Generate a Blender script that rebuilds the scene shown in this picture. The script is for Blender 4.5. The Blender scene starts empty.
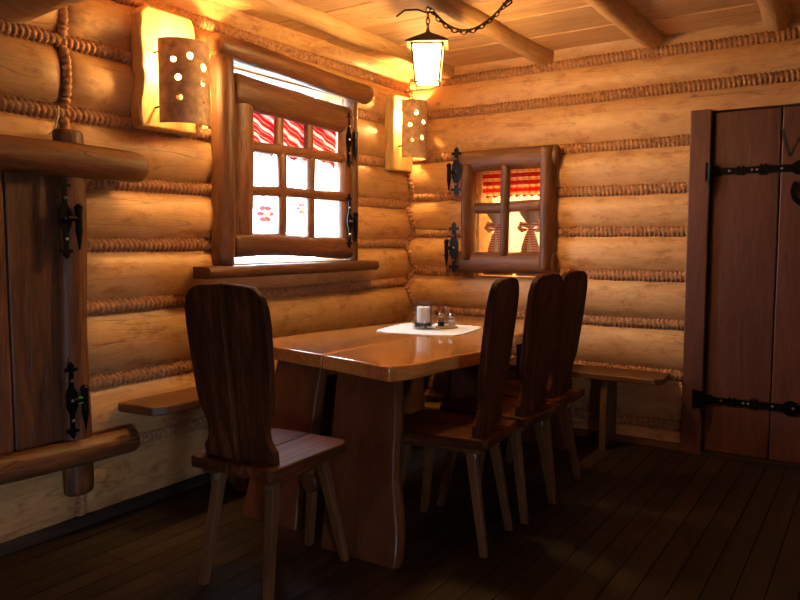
import bpy, bmesh, math, random
from mathutils import Vector as V, Matrix, Euler, noise as mnoise
PI = math.pi
SC = bpy.context.scene
COL = SC.collection
RND = random.Random(7)

# ------------------------------------------------------------------ materials
def nodes(name):
    m = bpy.data.materials.new(name); m.use_nodes = True
    nt = m.node_tree
    return m, nt, nt.nodes['Principled BSDF'], nt.nodes['Material Output']

def ramp(nt, stops):
    r = nt.nodes.new('ShaderNodeValToRGB')
    e = r.color_ramp.elements
    while len(e) < len(stops): e.new(0.5)
    for k, (p, c) in enumerate(stops):
        e[k].position = p
        e[k].color = (*c, 1) if len(c) == 3 else c
    return r

def mix(nt, a, b, fac, mode='MIX'):
    n = nt.nodes.new('ShaderNodeMix'); n.data_type = 'RGBA'; n.blend_type = mode
    for sock, v in ((n.inputs[0], fac), (n.inputs[6], a), (n.inputs[7], b)):
        if hasattr(v, 'links') or hasattr(v, 'is_linked'): nt.links.new(v, sock)
        elif isinstance(v, (int, float)): sock.default_value = v
        else: sock.default_value = (*v, 1)
    return n.outputs[2]

def wood(name, c_dark, c_mid, c_light, axis='z', rough=.5, grain=1.0, knots=.5, bump=.25, cracks=.6, coat=0.0, tone=.35, spec=.5, stretch=.12, blotch=0.0, fine=.28):
    m, nt, bs, out = nodes(name)
    L = nt.links
    tc = nt.nodes.new('ShaderNodeTexCoord')
    at = nt.nodes.new('ShaderNodeAttribute'); at.attribute_name = 'tone'
    off = nt.nodes.new('ShaderNodeVectorMath'); off.operation = 'MULTIPLY_ADD'
    L.new(at.outputs['Vector'], off.inputs[0]); off.inputs[1].default_value = (7.3, 5.1, 9.7)
    L.new(tc.outputs['Object'], off.inputs[2])
    mp = nt.nodes.new('ShaderNodeMapping')
    q = stretch; s = {'x': (q, 1, 1), 'y': (1, q, 1), 'z': (1, 1, q)}[axis]
    mp.inputs['Scale'].default_value = s
    L.new(off.outputs[0], mp.inputs[0])
    n1 = nt.nodes.new('ShaderNodeTexNoise'); n1.inputs['Scale'].default_value = 9*grain
    n1.inputs['Detail'].default_value = 6; n1.inputs['Roughness'].default_value = .65; n1.inputs['Distortion'].default_value = 1.2
    L.new(mp.outputs[0], n1.inputs['Vector'])
    n2 = nt.nodes.new('ShaderNodeTexNoise'); n2.inputs['Scale'].default_value = 70*grain
    n2.inputs['Detail'].default_value = 3
    L.new(mp.outputs[0], n2.inputs['Vector'])
    r1 = ramp(nt, [(.28, c_dark), (.5, c_mid), (.72, c_light)])
    L.new(n1.outputs['Fac'], r1.inputs[0])
    r2 = ramp(nt, [(.3, (1-fine,)*3), (.7, (1+fine*.43,)*3)])
    L.new(n2.outputs['Fac'], r2.inputs[0])
    col = mix(nt, r1.outputs[0], r2.outputs[0], .75, 'MULTIPLY')
    if blotch:
        nb = nt.nodes.new('ShaderNodeTexNoise'); nb.inputs['Scale'].default_value = 13*grain; nb.inputs['Detail'].default_value = 8; nb.inputs['Roughness'].default_value = .75
        mb_ = nt.nodes.new('ShaderNodeMapping'); mb_.inputs['Scale'].default_value = {'x': (.45, 1, 1), 'y': (1, .45, 1), 'z': (1, 1, .45)}[axis]
        L.new(off.outputs[0], mb_.inputs[0]); L.new(mb_.outputs[0], nb.inputs['Vector'])
        rb = ramp(nt, [(.53, (1, 1, 1)), (.62, (.66, .52, .42))])
        L.new(nb.outputs['Fac'], rb.inputs[0])
        col = mix(nt, col, rb.outputs[0], blotch, 'MULTIPLY')
    # knots
    vo = nt.nodes.new('ShaderNodeTexVoronoi'); vo.inputs['Scale'].default_value = 4.4*grain
    mk = nt.nodes.new('ShaderNodeMapping')
    mk.inputs['Scale'].default_value = {'x': (.55, 1, 1), 'y': (1, .55, 1), 'z': (1, 1, .55)}[axis]
    L.new(off.outputs[0], mk.inputs[0]); L.new(mk.outputs[0], vo.inputs['Vector'])
    rk = ramp(nt, [(.03, (1, 1, 1)), (.065, (0, 0, 0))])
    L.new(vo.outputs['Distance'], rk.inputs[0])
    kf = nt.nodes.new('ShaderNodeMath'); kf.operation = 'MULTIPLY'; kf.inputs[1].default_value = knots
    L.new(rk.outputs[0], kf.inputs[0])
    col = mix(nt, col, tuple(c*.35 for c in c_dark), kf.outputs[0])
    # long drying cracks
    mc = nt.nodes.new('ShaderNodeMapping')
    mc.inputs['Scale'].default_value = {'x': (.05, 1, 1), 'y': (1, .05, 1), 'z': (1, 1, .05)}[axis]
    L.new(off.outputs[0], mc.inputs[0])
    nc = nt.nodes.new('ShaderNodeTexNoise'); nc.inputs['Scale'].default_value = 14*grain; nc.inputs['Detail'].default_value = 1
    L.new(mc.outputs[0], nc.inputs['Vector'])
    rc = ramp(nt, [(.492, (0, 0, 0)), (.5, (1, 1, 1)), (.508, (0, 0, 0))])
    L.new(nc.outputs['Fac'], rc.inputs[0])
    cf = nt.nodes.new('ShaderNodeMath'); cf.operation = 'MULTIPLY'; cf.inputs[1].default_value = cracks
    L.new(rc.outputs[0], cf.inputs[0])
    col = mix(nt, col, tuple(c*.3 for c in c_dark), cf.outputs[0])
    # per piece tone
    mr = nt.nodes.new('ShaderNodeMapRange'); mr.inputs[3].default_value = 1-tone; mr.inputs[4].default_value = 1+tone*.6
    L.new(at.outputs['Fac'], mr.inputs[0])
    cb = nt.nodes.new('ShaderNodeCombineXYZ')
    for k in range(3): L.new(mr.outputs[0], cb.inputs[k])
    col = mix(nt, col, cb.outputs[0], 1.0, 'MULTIPLY')
    L.new(col, bs.inputs['Base Color'])
    bs.inputs['Roughness'].default_value = rough
    bs.inputs['Specular IOR Level'].default_value = spec
    if coat:
        bs.inputs['Coat Weight'].default_value = coat; bs.inputs['Coat Roughness'].default_value = .07
    bp = nt.nodes.new('ShaderNodeBump'); bp.inputs['Strength'].default_value = bump; bp.inputs['Distance'].default_value = .01
    ad = nt.nodes.new('ShaderNodeMath'); ad.operation = 'SUBTRACT'
    L.new(n1.outputs['Fac'], ad.inputs[0]); L.new(cf.outputs[0], ad.inputs[1])
    L.new(ad.outputs[0], bp.inputs['Height']); L.new(bp.outputs[0], bs.inputs['Normal'])
    return m

def plain(name, col, rough=.5, metal=0, noise=.25, nscale=30, bump=.1, spec=.5):
    m, nt, bs, out = nodes(name)
    tc = nt.nodes.new('ShaderNodeTexCoord')
    n = nt.nodes.new('ShaderNodeTexNoise'); n.inputs['Scale'].default_value = nscale; n.inputs['Detail'].default_value = 4
    nt.links.new(tc.outputs['Object'], n.inputs['Vector'])
    r = ramp(nt, [(.3, tuple(c*(1-noise) for c in col)), (.7, tuple(min(1, c*(1+noise)) for c in col))])
    nt.links.new(n.outputs['Fac'], r.inputs[0]); nt.links.new(r.outputs[0], bs.inputs['Base Color'])
    bs.inputs['Roughness'].default_value = rough; bs.inputs['Metallic'].default_value = metal
    bs.inputs['Specular IOR Level'].default_value = spec
    b = nt.nodes.new('ShaderNodeBump'); b.inputs['Strength'].default_value = bump; b.inputs['Distance'].default_value = .004
    nt.links.new(n.outputs['Fac'], b.inputs['Height']); nt.links.new(b.outputs[0], bs.inputs['Normal'])
    return m

def glow(name, col, strength):
    m, nt, bs, out = nodes(name)
    bs.inputs['Base Color'].default_value = (*col, 1)
    bs.inputs['Emission Color'].default_value = (*col, 1)
    bs.inputs['Emission Strength'].default_value = strength
    bs.inputs['Roughness'].default_value = .4
    return m

def glass(name, tint=(.97, .98, .98), refl=1.0):
    m, nt, bs, out = nodes(name)
    nt.nodes.remove(bs)
    tr = nt.nodes.new('ShaderNodeBsdfTransparent'); tr.inputs[0].default_value = (*tint, 1)
    gl = nt.nodes.new('ShaderNodeBsdfGlossy'); gl.inputs['Roughness'].default_value = .02
    fr = nt.nodes.new('ShaderNodeLayerWeight'); fr.inputs[0].default_value = .5
    pw = nt.nodes.new('ShaderNodeMath'); pw.operation = 'POWER'; pw.inputs[1].default_value = 4
    nt.links.new(fr.outputs['Facing'], pw.inputs[0])
    ml = nt.nodes.new('ShaderNodeMath'); ml.operation = 'MULTIPLY_ADD'; ml.inputs[1].default_value = .5*refl; ml.inputs[2].default_value = .035*refl
    nt.links.new(pw.outputs[0], ml.inputs[0])
    mx = nt.nodes.new('ShaderNodeMixShader')
    nt.links.new(ml.outputs[0], mx.inputs[0]); nt.links.new(tr.outputs[0], mx.inputs[1]); nt.links.new(gl.outputs[0], mx.inputs[2])
    nt.links.new(mx.outputs[0], out.inputs[0])
    return m

def plaid(name, ax, az, scale, red=(.62, .03, .03), white=(.85, .74, .6), transl=.5, slant=0.0):
    """woven check cloth: bands along the object's ax and z axes"""
    m, nt, bs, out = nodes(name)
    L = nt.links
    tc = nt.nodes.new('ShaderNodeTexCoord'); sp = nt.nodes.new('ShaderNodeSeparateXYZ')
    L.new(tc.outputs['Object'], sp.inputs[0])
    def bands(sock, sc, w, ph=0.0, add=None):
        a = nt.nodes.new('ShaderNodeMath'); a.operation = 'MULTIPLY_ADD'; a.inputs[1].default_value = sc; a.inputs[2].default_value = ph
        L.new(sock, a.inputs[0])
        src = a.outputs[0]
        if add:
            q = nt.nodes.new('ShaderNodeMath'); q.operation = 'MULTIPLY_ADD'; q.inputs[1].default_value = add[1]
            L.new(add[0], q.inputs[0]); L.new(src, q.inputs[2]); src = q.outputs[0]
        f = nt.nodes.new('ShaderNodeMath'); f.operation = 'FRACT'; L.new(src, f.inputs[0])
        c = nt.nodes.new('ShaderNodeMath'); c.operation = 'LESS_THAN'; c.inputs[1].default_value = w
        L.new(f.outputs[0], c.inputs[0]); return c.outputs[0]
    zz = bands(sp.outputs['Z'], scale*az, .55 if not slant else .74, .1, (sp.outputs[ax], scale*slant) if slant else None)
    zt = bands(sp.outputs['Z'], scale*az*2.7, .16, .3, (sp.outputs[ax], scale*slant*2.7) if slant else None)
    aa = bands(sp.outputs[ax], scale, .45)
    c1 = mix(nt, white, red, zz)
    half = tuple((r+w)*.5 for r, w in zip(red, white))
    c2 = mix(nt, half, red, zz)
    k = nt.nodes.new('ShaderNodeMath'); k.operation = 'MULTIPLY'; k.inputs[1].default_value = .7 if not slant else .25
    L.new(aa, k.inputs[0])
    c3 = mix(nt, c1, c2, k.outputs[0])
    k2 = nt.nodes.new('ShaderNodeMath'); k2.operation = 'MULTIPLY'; k2.inputs[1].default_value = .7
    L.new(zt, k2.inputs[0])
    c4 = mix(nt, c3, (.25, .03, .04) if not slant else white, k2.outputs[0])
    L.new(c4, bs.inputs['Base Color']); bs.inputs['Roughness'].default_value = .9
    tl = nt.nodes.new('ShaderNodeBsdfTranslucent'); L.new(c4, tl.inputs[0])
    mx = nt.nodes.new('ShaderNodeMixShader'); mx.inputs[0].default_value = transl
    L.new(bs.outputs[0], mx.inputs[1]); L.new(tl.outputs[0], mx.inputs[2]); L.new(mx.outputs[0], out.inputs[0])
    return m

LOGC = ((.52, .27, .105), (.63, .35, .15), (.70, .425, .205))
M = {}
for ax in 'xyz':
    M['log_'+ax] = wood('log_wood_'+ax, *LOGC, axis=ax, rough=.45, knots=.75, bump=.3, tone=.22, cracks=.5, stretch=.3, blotch=.85, fine=.14)
    M['frame_'+ax] = wood('brown_frame_wood_'+ax, (.07, .022, .009), (.15, .054, .021), (.24, .094, .038), axis=ax, rough=.48, knots=.8, bump=.45, grain=1.5, fine=.45, cracks=.8)
    M['chair_'+ax] = wood('varnished_chair_wood_'+ax, (.034, .0095, .004), (.088, .0265, .0105), (.18, .062, .024), axis=ax, rough=.5, knots=.8, bump=.1, grain=1.9, cracks=.15, coat=0, tone=.3, spec=.10, stretch=.05, fine=.5)
    M['table_'+ax] = wood('varnished_table_wood_'+ax, (.42, .135, .028), (.68, .27, .06), (.78, .38, .11), axis=ax, rough=.2, knots=.6, bump=.06, cracks=.15, coat=1.0, tone=.2)
    M['door_'+ax] = wood('red_brown_door_wood_'+ax, (.088, .027, .018), (.135, .043, .028), (.175, .06, .039), axis=ax, rough=.5, knots=.7, bump=.2, cracks=.35, tone=.2)
    M['leg_'+ax] = wood('pale_leg_wood_'+ax, (.09, .036, .014), (.14, .060, .025), (.19, .09, .04), axis=ax, rough=.45, knots=.4, bump=.15, cracks=.3, tone=.2)
M['ceil'] = wood('ceiling_board_wood', (.50, .27, .11), (.62, .36, .16), (.70, .44, .22), axis='x', rough=.5, knots=.6, bump=.2, tone=.2, fine=.16, stretch=.15)
M['beam'] = wood('ceiling_beam_wood', (.48, .25, .10), (.58, .33, .14), (.66, .41, .19), axis='y', rough=.5, knots=.6, bump=.3, tone=.15)
M['floor'] = wood('dark_floor_wood', (.017, .010, .008), (.028, .0175, .014), (.044, .029, .023), axis='y', rough=.62, knots=.4, bump=.2, cracks=.3, tone=.4, spec=.22)
M['slab'] = wood('pale_slab_wood', (.55, .32, .11), (.72, .46, .18), (.8, .55, .24), axis='z', rough=.5, knots=.4, bump=.2, cracks=.3, tone=.1)
M['rope'] = plain('jute_rope', (.38, .185, .088), .9, 0, .45, 60, .6)
M['mortar'] = plain('log_joint_filler', (.10, .05, .025), .95, 0, .4, 20, .5)
M['iron'] = plain('black_wrought_iron', (.012, .011, .011), .42, .85, .3, 40, .25)
M['rivet'] = plain('worn_steel', (.55, .53, .5), .3, 1, .2, 40, .1)
M['bracket'] = plain('zinc_bracket', (.62, .68, .75), .3, 1, .1, 40, .05)
M['shade'] = plain('brown_clay', (.58, .36, .21), .55, 0, .35, 25, .3)
M['glass'] = glass('clear_glass')
M['jar'] = glass('jar_glass', (.97, .98, .99), 1.6)
M['wax'] = plain('cream_wax', (.93, .90, .83), .45, 0, .05, 20, .02)
M['beans'] = plain('dark_beans', (.03, .018, .014), .4, 0, .5, 80, .3)
M['lace'] = plain('white_lace', (.86, .85, .82), .85, 0, .06, 120, .5)
M['cap'] = plain('steel_cap', (.7, .7, .68), .25, 1, .1, 30, .05)
M['salt'] = plain('white_salt', (.85, .85, .83), .8, 0, .05, 90, .2)
M['pepper'] = plain('dark_pepper', (.035, .028, .022), .8, 0, .5, 120, .3)
M['tray'] = wood('yellow_tray_wood', (.5, .3, .1), (.65, .43, .17), (.72, .5, .22), axis='x', rough=.45, tone=.1)
M['cream'] = plain('cream_plaster', (.80, .66, .42), .9, 0, .08, 6, .2)
M['cable'] = plain('grey_cable', (.5, .48, .42), .5, 0, .1, 30, .05)
M['black'] = plain('black_cable', (.015, .013, .012), .5, 0, .2, 30, .05)
M['lampiron'] = plain('bronze_painted_metal', (.10, .075, .045), .45, .7, .25, 30, .15)
M['green'] = plain('green_tag', (.05, .5, .06), .5, 0, .1, 30, .05)
M['petal'] = plain('pink_petals', (.55, .05, .11), .6, 0, .2, 30, .05)
M['stem'] = plain('green_stem', (.12, .25, .06), .6, 0, .2, 30, .05)
M['char_gap_shade'] = plain('char_and_gap_shade', (.02, .013, .01), .8, 0, .3, 60, .2)  # char of lettering and wick, also painted gap shade for roof deck and threshold
M['curtain_big'] = plaid('red_striped_cotton', 'Y', 1.0, 13, red=(.66, .03, .04), white=(.88, .80, .72), transl=.3, slant=.45)
M['curtain_small'] = plaid('red_checked_cotton', 'X', .9, 22, red=(.62, .05, .035), white=(.88, .76, .52), transl=.7)
M['ribbon'] = plaid('rose_checked_ribbon', 'X', 1.0, 60, red=(.42, .09, .10), white=(.75, .6, .5), transl=.3)
M['sheer'] = plain('grey_white_cotton', (.55, .5, .42), .9, 0, .06, 60, .2)
M['lampglow'] = glow('lit_frosted_glass', (1.0, .575, .19), 165)
M['bulb'] = glow('lit_bulb', (1.0, .57, .17), 1600)
M['bulb_far'] = glow('lit_bulb_next_room', (1.0, .64, .22), 1500)

# ------------------------------------------------------------------ mesh builder
class MB:
    def __init__(s): s.v = []; s.f = []; s.t = []; s.tone = None
    def add(s, vs, fs, tone=None):
        b = len(s.v); s.v += [tuple(p) for p in vs]
        s.f += [tuple(i+b for i in f) for f in fs]
        t = RND.random() if tone is None else tone
        s.t += [t]*len(vs)
        return s
    def box(s, lo, hi, mat=None, tone=None):
        x0, y0, z0 = lo; x1, y1, z1 = hi
        vs = [V(p) for p in ((x0,y0,z0),(x1,y0,z0),(x1,y1,z0),(x0,y1,z0),(x0,y0,z1),(x1,y0,z1),(x1,y1,z1),(x0,y1,z1))]
        if mat: vs = [mat @ p for p in vs]
        return s.add(vs, [(0,3,2,1),(4,5,6,7),(0,1,5,4),(1,2,6,5),(2,3,7,6),(3,0,4,7)], tone)
    def hexa(s, bot, top, tone=None):
        return s.add(list(bot)+list(top), [(0,3,2,1),(4,5,6,7),(0,1,5,4),(1,2,6,5),(2,3,7,6),(3,0,4,7)], tone)
    def prism(s, pts, frame, th, tone=None):
        """outline pts (2d, ccw) in frame (origin, u, v); extruded by th along u x v"""
        o, u, v = (V(a) for a in frame); n = u.cross(v).normalized()*th
        k = len(pts); a = [o+u*p[0]+v*p[1] for p in pts]
        fs = [tuple(range(k-1, -1, -1)), tuple(range(k, 2*k))]
        fs += [(i, (i+1) % k, k+(i+1) % k, k+i) for i in range(k)]
        return s.add(a+[p+n for p in a], fs, tone)
    def rings(s, rings, caps=True, closed=False, tone=None):
        n = len(rings[0]); vs = [p for r in rings for p in r]; fs = []
        R = len(rings)
        for i in range(R if closed else R-1):
            j = (i+1) % R
            for k in range(n): fs.append((i*n+k, i*n+(k+1) % n, j*n+(k+1) % n, j*n+k))
        if caps and not closed:
            fs.append(tuple(range(n-1, -1, -1))); fs.append(tuple((R-1)*n+k for k in range(n)))
        return s.add(vs, fs, tone)
    def tube(s, pts, r, n=8, tone=None, closed=False):
        pts = [V(p) for p in pts]; rs = []
        up = V((.13, .27, .95))
        for i, p in enumerate(pts):
            if closed: d = pts[(i+1) % len(pts)]-pts[i-1]
            else: d = pts[min(i+1, len(pts)-1)]-pts[max(i-1, 0)]
            d.normalize(); a = d.cross(up)
            if a.length < .05: a = d.cross(V((1, .1, 0)))
            a.normalize(); b = d.cross(a)
            rr = r[i] if isinstance(r, (list, tuple)) else r
            rs.append([p+(a*math.cos(2*PI*k/n)+b*math.sin(2*PI*k/n))*rr for k in range(n)])
        return s.rings(rs, True, closed, tone)
    def lathe(s, prof, c, n=24, tone=None, rot=0, caps=True):
        rs = [[V(c)+V((r*math.cos(2*PI*k/n+rot), r*math.sin(2*PI*k/n+rot), z)) for k in range(n)] for r, z in prof]
        return s.rings(rs, caps, False, tone)
    def ball(s, c, r, n=10, m=7, sx=1, sy=1, sz=1, tone=None):
        rs = []
        for i in range(m+1):
            a = -PI/2+PI*(.04+.92*i/m)
            rs.append([V(c)+V((sx*r*math.cos(a)*math.cos(2*PI*k/n), sy*r*math.cos(a)*math.sin(2*PI*k/n), sz*r*math.sin(a))) for k in range(n)])
        return s.rings(rs, True, False, tone)
    def log(s, p0, p1, r, seed=0, flat=(1, 1), n=20, wob=.09, bend=.01, endr=.35, step=.04, tone=None):
        """hand-hewn round timber with rounded ends; flat scales its two cross axes"""
        p0 = V(p0); p1 = V(p1); d = p1-p0; ln = d.length; d.normalize()
        a = d.cross(V((0, 0, 1)))
        if a.length < .2: a = d.cross(V((0, 1, 0)))
        a.normalize(); b = a.cross(d)
        rs = []; m = max(6, int(ln/step)); e = r*endr
        ts = [0, e*.12, e*.45, e] + [e+(ln-2*e)*k/m for k in range(1, m)] + [ln-e, ln-e*.45, ln-e*.12, ln]
        for t in ts:
            q = min(t, ln-t); k = 1 if q >= e else math.sqrt(max(0, 1-(1-q/e)**2))*.28+.72
            c = p0+d*t+a*mnoise.noise(V((t*1.4, seed*3.1, 0)))*bend*2+b*mnoise.noise(V((t*1.4, seed*3.1, 5)))*bend*2
            ring = []
            for i in range(n):
                an = 2*PI*i/n
                w = 1+wob*mnoise.noise(V((math.cos(an)*.9, math.sin(an)*.9+seed*7.7, t*2.6)))+.35*wob*mnoise.noise(V((math.cos(an)*3, math.sin(an)*3+seed, t*8)))
                ring.append(c+(a*math.cos(an)*flat[0]+b*math.sin(an)*flat[1])*r*k*w)
            rs.append(ring)
        return s.rings(rs, True, False, tone)
    def build(s, name, mat, parent=None, smooth=True, bevel=0, seg=2, angle=40):
        me = bpy.data.meshes.new(name); me.from_pydata(s.v, [], s.f); me.update()
        bm = bmesh.new(); bm.from_mesh(me); bmesh.ops.recalc_face_normals(bm, faces=bm.faces); bm.to_mesh(me); bm.free()
        at = me.attributes.new('tone', 'FLOAT', 'POINT')
        at.data.foreach_set('value', s.t)
        me.materials.append(mat)
        if smooth:
            me.shade_smooth(); me.set_sharp_from_angle(angle=math.radians(angle))
        o = bpy.data.objects.new(name, me); COL.objects.link(o)
        if bevel:
            b = o.modifiers.new('bevel', 'BEVEL'); b.width = bevel; b.segments = seg; b.limit_method = 'ANGLE'; b.angle_limit = math.radians(35)
        if parent:
            o.parent = parent
            o.location = (0, 0, 0)
            if parent.get('_org'):
                pass
        return o

def tag(o, label=None, cat=None, group=None, kind=None):
    if label: o['label'] = label
    if cat: o['category'] = cat
    if group: o['group'] = group
    if kind: o['kind'] = kind
    return o
def empty(name, loc=(0, 0, 0), rz=0, parent=None):
    o = bpy.data.objects.new(name, None); COL.objects.link(o)
    o.location = loc; o.rotation_euler = (0, 0, rz); o.empty_display_size = .1
    if parent: o.parent = parent
    return o
def rebase(root):
    """children were modelled in room coordinates: keep them there under a placed root"""
    bpy.context.view_layer.update()
    inv = root.matrix_world.inverted()
    for c in root.children: c.matrix_parent_inverse = inv
def copy_tree(o, parent=None):
    c = o.copy(); COL.objects.link(c)
    if parent: c.parent = parent
    for ch in list(o.children): copy_tree(ch, c)
    return c

# ------------------------------------------------------------------ log walls
def bulge(u, amp): return amp*max(0.0, 1-abs(2*u-1)**2.1)**.68
def amp_of(seed, i): return .072+.022*((math.sin(seed*12.9+i*78.2)*43758.5) % 1)
ROPE_D, ROPE_R = .030, .036

def twist(mb, pts, r=ROPE_R, pitch=.027, n=10, lean=.22):
    """laid rope along a polyline: strands show as slanted rings"""
    pts = [V(p) for p in pts]; ds = [0]
    for a, b in zip(pts, pts[1:]): ds.append(ds[-1]+(b-a).length)
    tot = ds[-1]; m = max(4, int(tot/(pitch/6))); rs = []; k = 0
    for i in range(m+1):
        t = tot*i/m
        while k < len(ds)-2 and ds[k+1] < t: k += 1
        d = pts[k+1]-pts[k]; p = pts[k]+d*((t-ds[k])/max(d.length, 1e-6)); d.normalize()
        a = d.cross(V((0, 0, 1)))
        if a.length < .3: a = d.cross(V((1, -1, 0)))
        a.normalize(); b = d.cross(a)
        jit = 1+.12*mnoise.noise(V((t*9, pts[0].z*5, pts[0].x)))
        ring = []
        for j in range(n):
            an = 2*PI*j/n
            w = .66+.37*abs(math.sin(PI*(t/pitch+lean*an/(2*PI)*2)))**.7
            ring.append(p+(a*math.cos(an)+b*math.sin(an))*r*w*jit)
        rs.append(ring)
    mb.rings(rs, True, False)

def log_wall(name, side_mat, zs, a0, a1, to_xyz, seed, openings=(), joints=(), thick=.2, ropes=True, top_amp=None):
    mb = MB(); rp = MB()
    for i in range(len(zs)-1):
        z0, z1 = zs[i], zs[i+1]
        amp = amp_of(seed, i)
        if top_amp and i == len(zs)-2: amp = top_amp
        cuts = [z0, z1]
        for (o0, o1, oz0, oz1) in openings:
            for z in (oz0, oz1):
                if z0+.004 < z < z1-.004: cuts.append(z)
        cuts.sort()
        edges = [a0]+[j for j in joints]+[a1]
        tones = [RND.random() for _ in edges]
        for c0, c1 in zip(cuts, cuts[1:]):
            zm = (c0+c1)/2
            for e in range(len(edges)-1):
                spans = [(edges[e], edges[e+1])]
                for (o0, o1, oz0, oz1) in openings:
                    if oz0 < zm < oz1:
                        new = []
                        for (s0, s1) in spans:
                            if o0 > s0 and o0 < s1: new.append((s0, o0))
                            if o1 < s1 and o1 > s0: new.append((o1, s1))
                            if o1 <= s0 or o0 >= s1: new.append((s0, s1))
                        spans = new
                for (s0, s1) in spans:
                    if s1-s0 < .005: continue
                    m = max(2, int((s1-s0)/.12)); rs = []
                    sts = [s0+(s1-s0)*k/m for k in range(m+1)]
                    for j in joints:
                        for dd in (.008, .025, .05):
                            for q in (j-dd, j+dd):
                                if s0 < q < s1: sts.append(q)
                    sts.sort()
                    for a in sts:
                        q = 1.0
                        for j in joints:
                            dj = abs(a-j)
                            if dj < .055: q = min(q, math.sqrt(max(0, 1-(1-dj/.055)**2)))
                        ring = []
                        K = 12
                        near = min(1.0, min(a-a0, a1-a)/.25) if False else 1.0
                        for k in range(K+1):
                            z = c0+(c1-c0)*k/K; u = (z-z0)/(z1-z0)
                            w = 1+.16*mnoise.noise(V((a*1.1+seed*9, u*1.2, i*4.4)))+.06*mnoise.noise(V((a*4+seed, u*3, i*2.2)))
                            ring.append(to_xyz(a, bulge(u, amp)*w*(.25+.75*q)-.004, z))
                        ring.append(to_xyz(a, -thick, c1)); ring.append(to_xyz(a, -thick, c0))
                        rs.append(ring)
                    mb.rings(rs, True, False, tones[e])
        if ropes and i > 0:
            spans = [(a0, a1)]
            for (o0, o1, oz0, oz1) in openings:
                if oz0-.01 < z0 < oz1+.01:
                    new = []
                    for (s0, s1) in spans:
                        if o0 > s0 and o0 < s1: new.append((s0, o0))
                        if o1 < s1 and o1 > s0: new.append((o1, s1))
                        if o1 <= s0 or o0 >= s1: new.append((s0, s1))
                    spans = new
            for (s0, s1) in spans:
                m = max(2, int((s1-s0)/.15))
                twist(rp, [to_xyz(s0+(s1-s0)*k/m, ROPE_D, z0+.010*mnoise.noise(V(((s0+(s1-s0)*k/m)*1.6, i*3.3, seed)))) for k in range(m+1)])
    w = mb.build(name, side_mat, angle=50)
    tag(w, kind='structure')
    r = rp.build('rope_chinking', M['rope'], w, angle=80) if ropes else None
    return w, r

ZL = [-.02, .316, .63, .972, 1.253, 1.538, 1.82, 2.12, 2.385, 2.66]
ZB = [-.16, .136, .454, .764, 1.055, 1.331, 1.590, 1.867, 2.180, 2.405, 2.66]
WIN1 = (-1.88, -.78, 1.15, 2.21)      # y0,y1,z0,z1
WIN2 = (.60, 1.12, 1.02, 1.79)        # x0,x1,z0,z1
DOOR = (2.08, 3.06, -.05, 2.02)
RX, RY = 4.5, -6.0
left_xyz = lambda a, d, z: V((d, a, z))
back_xyz = lambda a, d, z: V((a, -d, z))
right_xyz = lambda a, d, z: V((RX-d, a, z))
front_xyz = lambda a, d, z: V((a, RY+d, z))
JOINT = -2.785
wl, wlr = log_wall('wall_left', M['log_y'], ZL, RY, 0, left_xyz, 1, [WIN1], [JOINT], top_amp=.11)
tag(wl, 'honey coloured log wall with the large daylight window, rope between its logs', 'wall')
wb, wbr = log_wall('wall_back', M['log_x'], ZB, 0, RX, back_xyz, 2, [WIN2, DOOR])
tag(wb, 'honey coloured log wall with the small curtained window and the door', 'wall')
RWIN = (-5.55, -4.85, .25, .95)
wr, _ = log_wall('wall_right', M['log_y'], ZB, RY, 0, right_xyz, 3, [RWIN])
tag(wr, 'log wall on the right side of the room with a low daylight opening', 'wall')
wf, _ = log_wall('wall_front', M['log_x'], ZL, 0, RX, front_xyz, 4)
tag(wf, 'plain log wall behind the viewer', 'wall')

# vertical ropes: the butt joint in the left wall, and the zigzag in the corner
def vbulge(zs, seed, z, top_amp=None):
    for i in range(len(zs)-1):
        if zs[i] <= z <= zs[i+1]:
            amp = amp_of(seed, i)
            if top_amp and i == len(zs)-2: amp = top_amp
            return bulge((z-zs[i])/(zs[i+1]-zs[i]), amp)
    return 0
rp = MB()
twist(rp, [V((.022+.5*vbulge(ZL, 1, z, .11), JOINT+.008*math.sin(z*7), z)) for z in [.02+.03*k for k in range(84)]], r=.023)
rp.build('joint_rope', M['rope'], wl, angle=80)
rp = MB()
twist(rp, [V((vbulge(ZL, 1, z, .11)*1.05+.004, -vbulge(ZB, 2, z)*1.05-.004, z)) for z in [.02+.02*k for k in range(122)]], r=.024)
rp.build('corner_rope', M['rope'], wb, angle=80)

# ------------------------------------------------------------------ floor, ceiling
fl = MB(); x = 0.0; k = 0
while x < RX:
    w = .094+.012*RND.random(); y = RY
    breaks = sorted([RY]+[RY+1.2+RND.random()*3.6]+[0])
    for y0, y1 in zip(breaks, breaks[1:]):
        fl.box((x+.002, y0+.0015, -.04), (min(x+w, RX)-.002, y1-.0015, .0))
    x += w
flo = fl.build('floor', M['floor'], smooth=False); tag(flo, 'dark brown narrow plank floor', 'floor', kind='structure')
sub = MB().box((-.2, RY-.2, -.1), (RX+.2, .2, -.045)); sb = sub.build('underfloor', M['char_gap_shade'], flo, smooth=False)

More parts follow.
